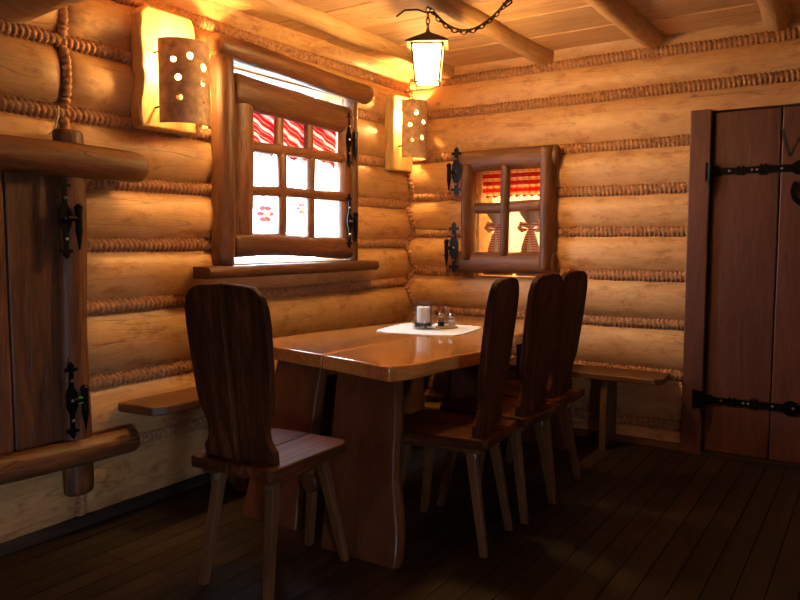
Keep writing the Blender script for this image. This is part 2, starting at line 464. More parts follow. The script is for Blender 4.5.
cl = MB()
BEAMX = (.38, 1.10, 1.80, 2.48, 3.15, 3.85)
bays = list(zip((-.2,)+BEAMX, BEAMX+(RX+.2,)))
for bi, (xa, xb) in enumerate(bays):
    y = .02-.06*(bi % 3); k = bi*3
    while y > RY:
        w = (.36, .40, .34, .44, .30, .38)[k % 6]; k += 1
        dz = .005*RND.random()
        cl.box((xa, max(y-w, RY-.2)+.008, 2.485+dz), (xb, y-.008, 2.54+dz))
        y -= w
ceo = cl.build('ceiling', M['ceil'], smooth=False, bevel=.004, seg=1)
tag(ceo, 'pale board ceiling carried on round log beams', 'ceiling', kind='structure')
MB().box((-.3, RY-.3, 2.57), (RX+.3, .3, 2.62)).build('roof_deck', M['char_gap_shade'], ceo, smooth=False)  # deck coloured near-black so the board gaps read as shaded
for i, bx in enumerate(BEAMX):
    MB().log((bx-.01, RY, 2.495), (bx-.01, .22, 2.495), .072, seed=20+i, wob=.10, bend=.012, step=.08).build('beam', M['beam'], ceo, angle=60)
MB().log((-.1, -3.01, 2.285), (RX, -2.97, 2.47), .155, seed=31, wob=.08, step=.08).build('cross_beam', M['beam'], ceo, angle=60)

bl = MB().box((.03, RY, 0), (.085, -2.0, .055)).box((.03, -2.0, 0), (.08, -.05, .05))
tag(bl.build('baseboard_left', M['floor'], smooth=False, bevel=.006), 'dark board along the foot of the left log wall', 'baseboard', kind='structure')
bb = MB().box((.05, -.085, 0), (2.03, -.03, .045))
tag(bb.build('baseboard_back', M['frame_x'], smooth=False, bevel=.006), 'low board along the foot of the back log wall', 'baseboard', kind='structure')

# ------------------------------------------------------------------ iron fittings
def finial(o, u, v, s):
    """cross-shaped fleuron outline points"""
    return [(-.35, 0), (-.35, .25), (-1, .3), (-1, .75), (-.4, .8), (-.5, 1.2), (0, 1.75), (.5, 1.2), (.4, .8), (1, .75), (1, .3), (.35, .25), (.35, 0)]
def ornate_plate(mb, o, u, v, ln, w, th):
    """strap with fleurons at both ends: outline in (u across, v along)"""
    f = finial(o, u, v, w)
    top = [(p[0]*w, ln/2-1.75*w+p[1]*w) for p in f]
    bot = [(-p[0]*w, -(ln/2-1.75*w)-p[1]*w) for p in f]
    mid_r = [(.35*w, w*2.2), (.9*w, w*1.0), (.9*w, -w*1.0), (.35*w, -w*2.2)]
    mid_l = [(-a, -b) for a, b in mid_r]
    # ccw: start bottom, go right side up, top, left side down
    pts = bot[::-1] + mid_r[::-1] + top[::-1] + mid_l[::-1]
    mb.prism(pts, (o, u, v), th)
def side_hinge(parent, c, u, n, h=.33, w=.024, name='hinge', pin=True, tagc=False):
    """upright iron hinge: ornate plate, knuckle and a hanging tapered pin, in the plane (u, z) facing n"""
    c = V(c); u = V(u); n = V(n); z = V((0, 0, 1))
    mb = MB(); ornate_plate(mb, c, u, z, h, w, .006) if u.cross(z).dot(n) > 0 else ornate_plate(mb, c+n*.006, u, z, h, w, .006)
    k = c+u*.052+n*.016
    mb.tube([k-z*.05, k+z*.035], .015, 10)
    mb.tube([k+z*.035, k+z*.05, k+z*.06], [.018, .018, .006], 10)
    mb.tube([k-z*.05, k-z*.075, k-z*.13], [.017, .012, .004], 10)
    mb.tube([k-u*.05, k+u*.0], .012, 8)
    o = mb.build(name, M['iron'], parent, smooth=True, angle=30)
    for dz in (-.085, 0, .085):
        MB().ball(c+n*.008+z*dz, .0075, 10, 6).build('rivet', M['rivet'], o)
    if tagc:
        q = c+n*.02+u*.03; MB().box(q-V((.003, .010, .014)), q+V((.003, .010, .014))).build('tag', M['green'], o, smooth=False)
    return o

# ------------------------------------------------------------------ large window (left wall)
w1 = empty('window_1', (.0, -1.3, 1.15))
tag(w1, 'large daylight window in the left log wall with rustic brown timber frame', 'window', kind='structure')
MB().log((.125, -2.01, 2.268), (.125, -.685, 2.228), .062, seed=1, flat=(1.0, .98), wob=.09, bend=.003, endr=.15).build('lintel', M['frame_y'], w1, angle=60)
MB().log((.075, -1.935, 1.14), (.085, -1.915, 2.225), .062, seed=2, flat=(1.1, 1.0), wob=.10, endr=.15).build('side_post', M['frame_z'], w1, angle=60)
MB().log((.06, -.765, 1.14), (.06, -.765, 2.20), .042, seed=3, flat=(1.0, 1.0), wob=.10, endr=.15).build('side_post', M['frame_z'], w1, angle=60)
sm = MB()
rs = []
for i in range(30):
    t = i/29; y = -2.13+t*1.47; d = .205+.015*mnoise.noise(V((t*6, 0, 3))); h = .004*mnoise.noise(V((t*7, 2, 3)))
    rs.append([V((.0, y, 1.085+h)), V((d-.02, y, 1.080+h)), V((d, y, 1.10+h)), V((d-.004, y, 1.130+h)), V((d-.02, y, 1.140+h)), V((.0, y, 1.142+h))])
sm.rings(rs); sm.build('sill', M['frame_y'], w1, angle=60)
rv = MB()
rv.box((-.21, -1.89, 1.13), (.03, -.77, 1.156)).box((-.21, -1.89, 1.156), (.0, -1.872, 2.20)).box((-.21, -.788, 1.156), (.0, -.77, 2.20)).box((-.21, -1.89, 2.20), (.02, -.77, 2.22))
rv.build('reveal', M['log_y'], w1, smooth=False)
MB().box((-.125, -1.871, 1.157), (-.119, -.789, 2.199)).build('glass_pane', M['glass'], w1, smooth=False)
fb = MB().tube([(-.105, -1.871, 2.165), (-.105, -.789, 2.165)], .006, 6); fb.build('glazing_bar', M['char_gap_shade'], w1)
sash = MB()
sash.log((.095, -1.87, 2.062), (.085, -.82, 2.05), .090, seed=5, flat=(.55, .98), wob=.12, endr=.3)
sash_o = sash.build('sash', M['frame_y'], w1, angle=60)
def sp(p0, p1, r, seed, flat, ax, nm, wob=.13):
    MB().log(p0, p1, r, seed=seed, flat=flat, wob=wob, endr=.25).build(nm, M['frame_'+ax], sash_o, angle=60)
sp((.09, -1.87, 1.240), (.09, -.82, 1.240), .068, 6, (.6, .95), 'y', 'bottom_rail')
sp((.088, -1.79, 1.20), (.088, -1.79, 2.07), .074, 7, (.5, 1.0), 'z', 'stile')
sp((.088, -.875, 1.20), (.088, -.875, 2.07), .055, 8, (.7, 1.0), 'z', 'stile')
sp((.09, -1.76, 1.785), (.09, -.89, 1.80), .030, 9, (.8, 1), 'y', 'glazing_bar')
sp((.09, -1.76, 1.545), (.09, -.89, 1.555), .030, 10, (.8, 1), 'y', 'glazing_bar')
for yy, sd in ((-1.478, 11), (-1.215, 12)):
    sp((.078, yy, 1.22), (.078, yy+.01, 1.80), .034, sd, (.8, 1), 'z', 'glazing_bar', .25)
    sp((.080, yy-.005, 1.79), (.080, yy+.005, 2.02), .032, sd+10, (.8, 1), 'z', 'glazing_bar', .2)
side_hinge(w1, (.125, -.885, 1.915), (0, 1, 0), (1, 0, 0), .35, .026)
side_hinge(w1, (.125, -.885, 1.40), (0, 1, 0), (1, 0, 0), .35, .026)
rebase(w1)
# red striped valance behind the top lights
cm = MB(); NU = 60; NV = 10
top = []
grid = []
for j in range(NV+1):
    row = []
    for i in range(NU+1):
        t = i/NU; y = -1.75+t*.86
        ph = (t*3) % 1
        drop = .20+.05*ph+.012*math.sin(t*40)
        z = 1.99-drop*j/NV
        row.append(V((.030+.012*math.sin(t*3*2*PI*2.5+j*.12)*(0.4+.6*j/NV), y+.012*j/NV*math.sin(t*19), z)))
    grid.append(row)
vs = [p for r in grid for p in r]
fs = [(j*(NU+1)+i, j*(NU+1)+i+1, (j+1)*(NU+1)+i+1, (j+1)*(NU+1)+i) for j in range(NV) for i in range(NU)]
cm.add(vs, fs)
cv = cm.build('valance_curtain', M['curtain_big']); s = cv.modifiers.new('cloth', 'SOLIDIFY'); s.thickness = .002
tag(cv, 'short red and white striped valance behind the top lights of the large window', 'curtain')
rod = MB().tube([(.03, -1.77, 1.993), (.03, -.87, 1.993)], .006, 8).build('curtain_rod', M['iron'], cv)
# flowers outdoors behind the lower lights
def flower(loc, sc, lab):
    r = empty('garden_flower', loc); tag(r, lab, 'flower', 'pink flowers outside the large window')
    st = MB().tube([(0, 0, .803-loc[2]), (.01, .01, -.3), (0, 0, 0)], .006, 6).build('stem', M['stem'], r)
    pm = MB()
    for k in range(6):
        a = 2*PI*k/6
        pm.ball((0, math.cos(a)*.04*sc, math.sin(a)*.035*sc), .022*sc, 10, 6, .4, 1.3, .7)
    pm.build('petal', M['petal'], r)
    MB().ball((.012, 0, 0), .018*sc, 10, 6).build('flower_centre', M['tray'], r)
    return r
flower((-.40, -1.10, 1.45), 1.2, 'pink flower behind the lower left light of the large window')
flower((-.42, -.72, 1.50), .8, 'small pink flower behind the lower middle light of the large window')
gb = MB().box((-.60, -1.5, .60), (-.30, -.4, .80)); 
gbo = gb.build('flower_box', M['frame_y'], smooth=False, bevel=.01); tag(gbo, 'wooden flower box outside below the large window', 'planter')
for bx, by in ((-.6, -1.4), (-.6, -.6), (-.35, -1.4), (-.35, -.6)):
    MB().box((bx, by, -.2), (bx+.05, by+.1, .6)).build('support', M['frame_z'], gbo, smooth=False)

# ------------------------------------------------------------------ small window (back wall)
w2 = empty('window_2', (.85, 0, 1.05))
tag(w2, 'small curtained window in the back wall with thick brown log frame', 'window', kind='structure')
def fr(p0, p1, r, seed, flat, ax, nm, wob=.09, endr=.3):
    return MB().log(p0, p1, r, seed=seed, flat=flat, wob=wob, endr=endr, bend=.006).build(nm, M['frame_'+ax], w2, angle=60)
fr((.50, -.11, 1.815), (1.235, -.11, 1.822), .072, 41, (.62, 1), 'x', 'top_rail')
fr((.475, -.11, 1.128), (1.225, -.11, 1.128), .074, 42, (.62, 1), 'x', 'bottom_rail')
fr((.583, -.105, 1.14), (.583, -.105, 1.80), .080, 43, (.5, 1), 'z', 'stile', .1, .15)
fr((1.158, -.112, 1.08), (1.165, -.112, 1.88), .078, 44, (.62, 1), 'z', 'stile', .1, .2)
fr((.855, -.125, 1.175), (.875, -.125, 1.775), .038, 45, (.8, 1), 'z', 'glazing_bar', .15)
fr((.63, -.105, 1.498), (.85, -.105, 1.498), .037, 46, (.7, 1), 'x', 'glazing_bar', .12)
fr((.87, -.105, 1.50), (1.11, -.105, 1.505), .037, 47, (.7, 1), 'x', 'glazing_bar', .12)
def wing_hinge(parent, c, h):
    o = side_hinge(parent, c, (-1, 0, 0), (0, -1, 0), h, .038)
    return o
wing_hinge(w2, (.512, -.165, 1.75), .34)
wing_hinge(w2, (.500, -.172, 1.225), .36)
MB().box((.607, .12, 1.027), (1.113, .126, 1.783)).build('glass_pane', M['glass'], w2, smooth=False)
rv = MB().box((.59, -.005, 1.01), (.606, .21, 1.80)).box((1.114, -.005, 1.01), (1.13, .21, 1.80)).box((.606, -.005, 1.784), (1.114, .21, 1.80)).box((.606, -.02, 1.01), (1.114, .21, 1.026))
rv.build('reveal', M['log_x'], w2, smooth=False)
rebase(w2)
# the lit space beyond the small window
nb = MB()
nb.box((-.3, 1.6, .2), (2.2, 1.66, 2.4)).box((-.36, .2, .2), (-.3, 1.66, 2.4)).box((2.2, .2, .2), (2.26, 1.66, 2.4)).box((-.36, .2, .14), (2.26, 1.66, .2)).box((-.36, .2, 2.4), (2.26, 1.66, 2.46))
tag(nb.build('trim_1', M['cream'], smooth=False), 'cream plastered walls of the lit space seen through the small window', 'wall', kind='structure')
lt = empty('ceiling_lamp', (.75, .75, 2.40)); tag(lt, 'glowing lamp under the ceiling beyond the small window', 'lamp')
MB().ball((0, 0, -.16), .06, 16, 10).build('bulb', M['bulb_far'], lt)
MB().tube([(0, 0, 0), (0, 0, -.105)], [.05, .03], 16).build('socket', M['iron'], lt)
def curtain(x0, x1, z0, z1, y, folds, mat, name, lab, cat, depth=.012):
    NU, NV = 64, 10; vs = []
    for j in range(NV+1):
        for i in range(NU+1):
            t = i/NU
            vs.append(V((x0+(x1-x0)*t, y+depth*math.sin(t*folds*2*PI+.5*math.sin(t*9))*(.5+.5*(1-j/NV)), z0+(z1-z0)*j/NV+(.008*math.sin(t*folds*2*PI) if j == 0 else 0))))
    fs = [(j*(NU+1)+i, j*(NU+1)+i+1, (j+1)*(NU+1)+i+1, (j+1)*(NU+1)+i) for j in range(NV) for i in range(NU)]
    o = MB().add(vs, fs).build(name, mat); o.modifiers.new('cloth', 'SOLIDIFY').thickness = .0015
    return tag(o, lab, cat)
c = curtain(.61, 1.11, 1.58, 1.775, .045, 9, M['curtain_small'], 'cafe_curtain', 'red checked gathered curtain in the upper half of the small window', 'curtain')
MB().tube([(.607, .045, 1.772), (1.113, .045, 1.772)], .006, 8).build('curtain_rod', M['iron'], c)
def tied(xc, lab):
    r = empty('tied_curtain', (xc, .04, 1.03)); tag(r, lab, 'curtain', 'curtain tails tied with bows in the small window')
    rs = []
    for j in range(25):
        h = j/24; z = .0+.46*h
        # flares out above and below the bow at .32
        w = .012+.088*min(1, abs(z-.33)/.30)**.9 if z < .33 else .012+.085*min(1, (z-.33)/.13)
        ring = []
        for i in range(40):
            a = 2*PI*i/40; wv = 1+.16*math.sin(a*9)
            ring.append(V((math.cos(a)*w*wv, math.sin(a)*min(.018, .3*w)*wv, z)))
        rs.append(ring)
    MB().rings(rs).build('cloth', M['sheer'], r)
    b = MB()
    for sx in (-1, 1):
        pts = [(0, -.02, .33), (sx*.03, -.028, .352), (sx*.065, -.03, .358), (sx*.078, -.03, .335), (sx*.055, -.03, .315), (sx*.02, -.026, .322)]
        b.tube(pts, [.010, .016, .02, .019, .017, .008], 8)
        pts = [(0, -.024, .33), (sx*.018, -.03, .28), (sx*.038, -.03, .20), (sx*.043, -.03, .13)]
        n = []
        for k, p in enumerate(pts):
            w = .008+.006*k
            n.append([V((p[0]-w, p[1], p[2])), V((p[0]+w, p[1], p[2]+.006)), V((p[0]+w, p[1]-.004, p[2]+.006)), V((p[0]-w, p[1]-.004, p[2]))])
        b.rings(n)
    b.ball((0, -.026, .332), .016, 10, 6)
    b.build('bow', M['ribbon'], r)
tied(.735, 'grey white curtain tail tied with a checked bow, left lower light of small window')
tied(.985, 'grey white curtain tail tied with a checked bow, right lower light of small window')

# ------------------------------------------------------------------ door (back wall, right)
d1 = empty('door_1', (2.15, 0, 0)); tag(d1, 'red brown plank door with black strap hinges in the back wall', 'door', kind='structure')
MB().box((2.03, -.105, 0), (2.145, .12, 2.028)).build('jamb', M['door_z'], d1, smooth=False, bevel=.006)
MB().box((3.02, -.105, 0), (3.14, .12, 2.028)).build('jamb', M['door_z'], d1, smooth=False, bevel=.006)
MB().box((2.145, -.03, 2.012), (3.02, .12, 2.03)).build('head', M['door_x'], d1, smooth=False, bevel=.003)
MB().box((2.03, .12, -.05), (3.14, .16, 2.05)).build('backing', M['char_gap_shade'], d1, smooth=False)
xs = [2.152, 2.505, 2.745, 3.012]
for a, b in zip(xs, xs[1:]):
    MB().box((a+.0025, -.07, .022), (b-.0025, -.025, 2.008)).build('board', M['door_z'], d1, smooth=False, bevel=.006)
MB().box((2.145, -.10, .0), (3.02, .1, .018)).build('threshold', M['char_gap_shade'], d1, smooth=False)  # black puts the shadow of the gap under the door into its colour
def strap(z, fl):
    mb = MB(); y = -.0725; ln = .60; x0 = 2.10
    pts = []
    prof = [(0, .028), (.03, .03), (.05, .020), (.13, .017), (.14, .03), (.155, .012), (.165, .03), (.178, .017), (.25, .019), (.258, .035), (.27, .012), (.282, .036), (.295, .018), (.42, .021), (.44, .038), (.465, .044), (.49, .034), (.51, .018), (.57, .014), (.60, .0)]
    up = [(p[0]*.98, p[1]) for p in prof]; dn = [(p[0]*.98, -p[1]) for p in prof[:-1]]
    mb.prism(dn+up[::-1], ((2.155, y, z), (1, 0, 0), (0, 0, 1)), .007)
    mb.prism([(-fl, -.05-.2*fl), (.0, -.05), (.0, .05), (-fl, .05+.2*fl)], ((2.14, -.1055, z), (1, 0, 0), (0, 0, 1)), .006)
    mb.tube([(2.148, -.108, z-.055), (2.148, -.108, z+.055)], .013, 10)
    mb.tube([(2.148, -.108, z-.055), (2.148, -.108, z-.075), (2.148, -.108, z-.12)], [.015, .009, .004], 10)
    mb.tube([(2.148, -.108, z), (2.19, -.08, z)], .014, 8)
    o = mb.build('strap_hinge', M['iron'], d1, angle=30)
    for dx in (.09, .21, .235, .36, .465): MB().ball((2.155+dx, y-.008, z), .0075, 10, 6).build('rivet', M['rivet'], o)
strap(1.672, .018); strap(.335, .05)
# burnt letter W on the second board
lm = MB()
def stroke(p, q, w0, w1):
    p = V(p); q = V(q); d = (q-p).normalized(); n = V((-d.y, d.x))
    pts = [p-n*w0/2, q-n*w1/2, q+n*w1/2, p+n*w0/2]
    lm.prism([(a.x, a.y) for a in pts], ((0, -.0705, 0), (1, 0, 0), (0, 0, 1)), .0016)
for a, b, w0, w1 in (((2.508, 1.878), (2.550, 1.735), .020, .014), ((2.550, 1.735), (2.592, 1.835), .010, .012), ((2.592, 1.835), (2.634, 1.735), .018, .014), ((2.634, 1.735), (2.690, 1.880), .010, .014), ((2.490, 1.865), (2.515, 1.885), .008, .010), ((2.675, 1.885), (2.705, 1.872), .010, .006)):
    stroke(a, b, w0, w1)
lm.build('lettering', M['char_gap_shade'], d1, smooth=False)
rebase(d1)
# horseshoe
hs = MB(); rs = []
for k in range(25):
    a = math.radians(-205+230*k/24) if False else math.radians(140+260*k/24)
    c = V((2.640+.066*math.cos(a), -.074, 1.545+.075*math.sin(a))); rr = V((math.cos(a), 0, math.sin(a)))
    w = .013
    rs.append([c-rr*w, c+rr*w, c+rr*w+V((0, -.009, 0)), c-rr*w+V((0, -.009, 0))])
hs.rings(rs)
hs = hs.build('horseshoe', M['iron'], angle=30); tag(hs, 'black iron horseshoe nailed on the plank door below the letter W', 'horseshoe')

# ------------------------------------------------------------------ hatch (left wall)
ht = empty('wooden_hatch', (.08, -3.2, .33)); tag(ht, 'tall brown board hatch between log rails on the left wall', 'hatch')
def hp(p0, p1, r, seed, flat, ax, nm, endr=.5, wob=.07):
    return MB().log(p0, p1, r, seed=seed, flat=flat, wob=wob, endr=endr).build(nm, M['frame_'+ax], ht, angle=60)
hp((.165, -4.4, 1.62), (.155, -2.475, 1.60), .072, 51, (.9, 1), 'y', 'top_rail', .9)
hp((.165, -4.4, .365), (.155, -2.56, .375), .057, 52, (.95, 1), 'y', 'bottom_rail', .35)
hp((.125, -2.825, .175), (.125, -2.825, 1.735), .066, 53, (.62, 1), 'z', 'stile', .3, .05)
for a, b in ((-3.09, -2.80), (-3.34, -3.095), (-3.60, -3.345), (-3.86, -3.605)):
    MB().box((.075, a, .40), (.115, b, 1.60)).build('board', M['frame_z'], ht, smooth=False, bevel=.008)
hp((.105, -3.92, .20), (.105, -3.92, 1.735), .062, 54, (.62, 1), 'z', 'stile', .3, .05)
side_hinge(ht, (.168, -2.875, 1.365), (0, 1, 0), (1, 0, 0), .34, .028)
side_hinge(ht, (.168, -2.875, .60), (0, 1, 0), (1, 0, 0), .33, .028, tagc=True)
rebase(ht)
cb = MB().tube([(.085, -2.835, 1.83), (.098, -2.845, 1.79), (.10, -2.865, 1.73), (.095, -2.885, 1.712)], .0045, 8).build('cable', M['cable'])
tag(cb, 'thin pale cable hanging beside the upright rope above the hatch', 'cable')

# ------------------------------------------------------------------ sconces
def holed_shade(parent, R, h, holes):
    """half round clay shade, open at the back, drilled with round holes; axis z, bulging towards +x"""
    prof = []
    NA = 40
    outer = [(R*math.cos(a)*.95, R*math.sin(a)) for a in [-PI/2+PI*i/NA for i in range(NA+1)]]
    inner = [((R-.011)*math.cos(a)*.95, (R-.011)*math.sin(a)) for a in [-PI/2+PI*i/NA for i in range(NA+1)]]
    ringpts = outer+inner[::-1]
    rs = []
    for z in (0, .012, h-.008, h):
        k = 1.0 if 0 < z < h else .985
        rs.append([V((x*k, y*k, z)) for x, y in ringpts])
    mb = MB(); mb.rings(rs); o = mb.build('clay_shade', M['shade'], None, angle=40)
    cut = MB()
    for (an, z, r) in holes:
        d = V((math.cos(an), math.sin(an), 0))
        cut.tube([V((0, 0, z))+d*R*.6, V((0, 0, z))+d*R*1.3], r, 16)
    co = cut.build('cutter', M['shade'])
    bo = o.modifiers.new('holes', 'BOOLEAN'); bo.operation = 'DIFFERENCE'; bo.object = co; bo.solver = 'EXACT'
    dg = bpy.context.evaluated_depsgraph_get()
    me = bpy.data.meshes.new_from_object(o.evaluated_get(dg))
    o.modifiers.clear(); old = o.data; o.data = me
    bpy.data.objects.remove(co)
    me.set_sharp_from_angle(angle=math.radians(35))
    o.parent = parent
    return o
def sconce(loc, w, h, sw, sh, soff, holes, seed, lab, rz=0):
    r = empty('wall_sconce', loc, rz); tag(r, lab, 'lamp', 'wall sconces on the left log wall')
    # live-edge slab
    pts = []
    n = 14
    for i in range(n+1):
        t = i/n; pts.append((w/2+.012*mnoise.noise(V((t*3.1, seed, 1)))*2-.02*(t > .93), -h/2+h*t))
    pts2 = [(-w/2-.010*mnoise.noise(V((t*3.3, seed, 9)))*2-.006*mnoise.noise(V((t*11, seed, 4)))*2+(.035 if t > .97 else 0), -h/2+h*t) for t in [1-i/n for i in range(n+1)]]
    sl = MB().prism(pts+pts2, ((0, 0, 0), (0, 1, 0), (0, 0, 1)), .075)
    sl.build('backboard', M['slab'], r, smooth=True, bevel=.012, seg=3, angle=50)
    s = holed_shade(r, sw/2, sh, holes); s.location = (.105, soff[0], soff[1]-sh/2)
    MB().ball((.135, soff[0], soff[1]+.09), .032, 16, 12).build('bulb', M['bulb'], r)
    MB().tube([(.07, soff[0], soff[1]-.03), (.135, soff[0], soff[1]-.03), (.135, soff[0], soff[1]+.06)], .014, 10).build('socket', M['iron'], r)
    for dz in (-.12, .13):
        MB().tube([(.07, soff[0]-sw*.485, soff[1]+dz), (.112, soff[0]-sw*.485, soff[1]+dz)], .005, 6).build('bracket', M['iron'], r)
        MB().tube([(.07, soff[0]+sw*.485, soff[1]+dz), (.112, soff[0]+sw*.485, soff[1]+dz)], .005, 6).build('bracket', M['iron'], r)
    return r
R_ = math.radians
sconce((.055, -2.29, 2.075), .32, .56, .27, .385, (.045, -.062),
       [(R_(-55), .285, .013), (R_(-22), .305, .016), (R_(12), .265, .019), (R_(-47), .205, .015), (R_(8), .19, .013), (R_(-45), .115, .015), (R_(10), .10, .007)], 3,
       'wall sconce with pierced half round clay shade, left of the large window')
sconce((.055, -.255, 2.03), .26, .53, .24, .40, (.055, .025),
       [(R_(-38), .31, .014), (R_(-60), .225, .013), (R_(-6), .25, .016), (R_(-52), .12, .012), (R_(-14), .14, .018), (R_(32), .20, .014), (R_(34), .12, .014)], 8,
       'wall sconce with pierced half round clay shade, near the room corner')

# ------------------------------------------------------------------ hanging lantern
LX, LY = 1.03, -1.41
ln = empty('hanging_lantern', (LX, LY, 2.055), R_(28)); tag(ln, 'lit four sided lantern hanging on a chain over the table', 'lamp')
rt2 = math.sqrt(2)
def sq(half, z, rot=0): return [V((half*sx, half*sy, z)) for sx, sy in ((-1, -1), (1, -1), (1, 1), (-1, 1))]
MB().rings([sq(.056, .02), sq(.072, .188)]).build('glass_body', M['lampglow'], ln, smooth=False)
fm = MB()
for sx, sy in ((-1, -1), (1, -1), (1, 1), (-1, 1)):
    fm.tube([(sx*.058, sy*.058, .01), (sx*.076, sy*.076, .203)], .006, 6)
for half, z in ((.059, .014), (.076, .196)):
    q = sq(half, z)
    for a, b in zip(q, q[1:]+q[:1]): fm.tube([a, b], .006, 6)
fm.build('frame', M['lampiron'], ln)
MB().rings([sq(.104, .198), sq(.107, .204), sq(.065, .232), sq(.022, .258), sq(.018, .262)]).build('roof', M['lampiron'], ln, smooth=False)
MB().tube([(0, 0, .258), (0, 0, .285)], [.014, .008], 10).build('cap_knob', M['lampiron'], ln)
def chain_mesh(pts, link=.034, r=.0028):
    mb = MB(); P = [V(p) for p in pts]; ds = [0]
    for a, b in zip(P, P[1:]): ds.append(ds[-1]+(b-a).length)
    n = int(ds[-1]/(link*.72)); k = 0
    for i in range(n):
        t = ds[-1]*(i+.5)/n
        k = 0
        while k < len(ds)-2 and ds[k+1] < t: k += 1
        d = (P[k+1]-P[k]); c = P[k]+d*((t-ds[k])/d.length); d.normalize()
        a = d.cross(V((.3, .8, .1))).normalized(); b = d.cross(a)
        s = a if i % 2 else b
        lp = [c+d*math.cos(2*PI*q/12)*link*.5+s*math.sin(2*PI*q/12)*link*.3 for q in range(12)]
        mb.tube(lp, r, 6, closed=True)
    return mb
chain_mesh([(0, 0, .282), (0, 0, .47)]).build('chain', M['iron'], ln)
# swagged chain with its flex, hooked on the beam to the right
inv = (Matrix.Translation((LX, LY, 2.055)) @ Matrix.Rotation(R_(28), 4, 'Z')).inverted()
A = V((LX, LY, 2.455)); B = V((1.345, -1.17, 2.47)); sw = []
for i in range(25):
    t = i/24; p = A.lerp(B, t); p.z -= .135*4*t*(1-t)*(1-.25*(t-.5)); sw.append(p)
sw += [V((1.36, -1.165, 2.49)), V((1.365, -1.16, 2.505))]
chain_mesh([inv @ p for p in sw]).build('swag_chain', M['iron'], ln)
fx = [V((LX-.135, LY-.085, 2.40)), V((LX-.10, LY-.06, 2.432)), V((LX-.05, LY-.02, 2.437)), V((LX-.01, LY-.01, 2.42))]+[p+V((.004, -.006, .008)) for p in sw[2:]]
MB().tube([inv @ p for p in fx], .005, 8).build('flex', M['black'], ln)
MB().tube([inv @ p for p in [V((1.365, -1.16, 2.507)), V((1.372, -1.155, 2.475)), V((1.35, -1.17, 2.455)), V((1.335, -1.18, 2.475))]], .005, 8).build('hook', M['iron'], ln)

# ------------------------------------------------------------------ table
TZ = .772; TT = .064
tb = empty('dining_table', (.95, -1.3, 0)); tag(tb, 'long varnished plank table with wavy edges under the lantern', 'table')
def edge(pts, n=8):
    out = []
    for i in range(len(pts)-1):
        p0 = V(pts[max(i-1, 0)]); p1 = V(pts[i]); p2 = V(pts[i+1]); p3 = V(pts[min(i+2, len(pts)-1)])
        for k in range(n):
            t = k/n
            out.append(.5*((2*p1)+(p2-p0)*t+(2*p0-5*p1+4*p2-p3)*t*t+(3*p1-p0-3*p2+p3)*t**3))
    out.append(V(pts[-1])); return out
right = edge([(1.375, -2.275), (1.43, -2.14), (1.44, -1.95), (1.49, -1.70), (1.48, -1.5), (1.41, -1.2), (1.37, -.95), (1.40, -.6), (1.37, -.33)])
left_ = edge([(.47, -.33), (.545, -.60), (.545, -.88), (.47, -1.3), (.41, -1.62), (.385, -1.9), (.45, -2.085)])
SE = .955
tt = MB()
def slab(pts):
    k = len(pts); th = TT
    bot = [V((p[0], p[1], TZ-th)) for p in pts]; top = [V((p[0], p[1], TZ)) for p in pts]
    tt.add(bot+top, [tuple(range(k-1, -1, -1)), tuple(range(k, 2*k))]+[(i, (i+1) % k, k+(i+1) % k, k+i) for i in range(k)])
slab([(SE+.002, -2.182)]+[(p.x, p.y) for p in right]+[(SE+.002, -.33)])
slab([(SE-.002, -.33)]+[(p.x, p.y) for p in left_]+[(SE-.002, -2.180)])
tt.build('tabletop', M['table_y'], tb, smooth=True, bevel=.009, seg=3, angle=40)
def legboard(x0b, x1b, x0t, x1t, yb, yt, th, cut):
    n = 12; rs = []
    for i in range(n+1):
        t = i/n; z = t*(TZ-TT-.001)
        wv = .010*math.sin(t*9+cut)
        xa = x0b+(x0t-x0b)*t; xb = x1b+(x1t-x1b)*t+wv*(1-t)*1.5; y = yb+(yt-yb)*t
        s = 1 if yb < yt else -1
        rs.append([V((xa, y, z)), V((xb, y, z)), V((xb+.012, y+s*th*.5, z)), V((xb, y+s*th, z)), V((xa, y+s*th, z))])
    return MB().rings(rs).build('leg', M['chair_z'] if False else M['table_leg'], tb, smooth=True, bevel=.005, angle=35)
M['table_leg'] = wood('table_leg_wood', (.075, .022, .009), (.125, .038, .015), (.17, .06, .023), axis='z', rough=.4, knots=.6, bump=.12, cracks=.2, coat=.2, tone=.2)
legboard(1.100, 1.465, 1.045, 1.345, -2.375, -2.185, .07, 0)
legboard(.56, .88, .62, .885, -2.30, -2.10, .07, 2)
legboard(1.100, 1.42, 1.12, 1.34, -.36, -.42, .07, 1)
legboard(.62, 1.005, .66, 1.005, -.36, -.42, .07, 3)
MB().log((1.053, -2.40, .275), (1.053, -.34, .275), .046, seed=61, wob=.05, bend=.003).build('stretcher', M['table_leg'], tb, angle=60)
MB().hexa([V((1.02, -2.385, 0)), V((1.05, -2.385, 0)), V((1.05, -2.355, 0)), V((1.02, -2.355, 0))], [V((1.035, -2.385, .24)), V((1.07, -2.385, .24)), V((1.07, -2.35, .24)), V((1.035, -2.35, .24))]).build('stretcher_post', M['leg_z'], tb, smooth=False, bevel=.003)
rebase(tb)

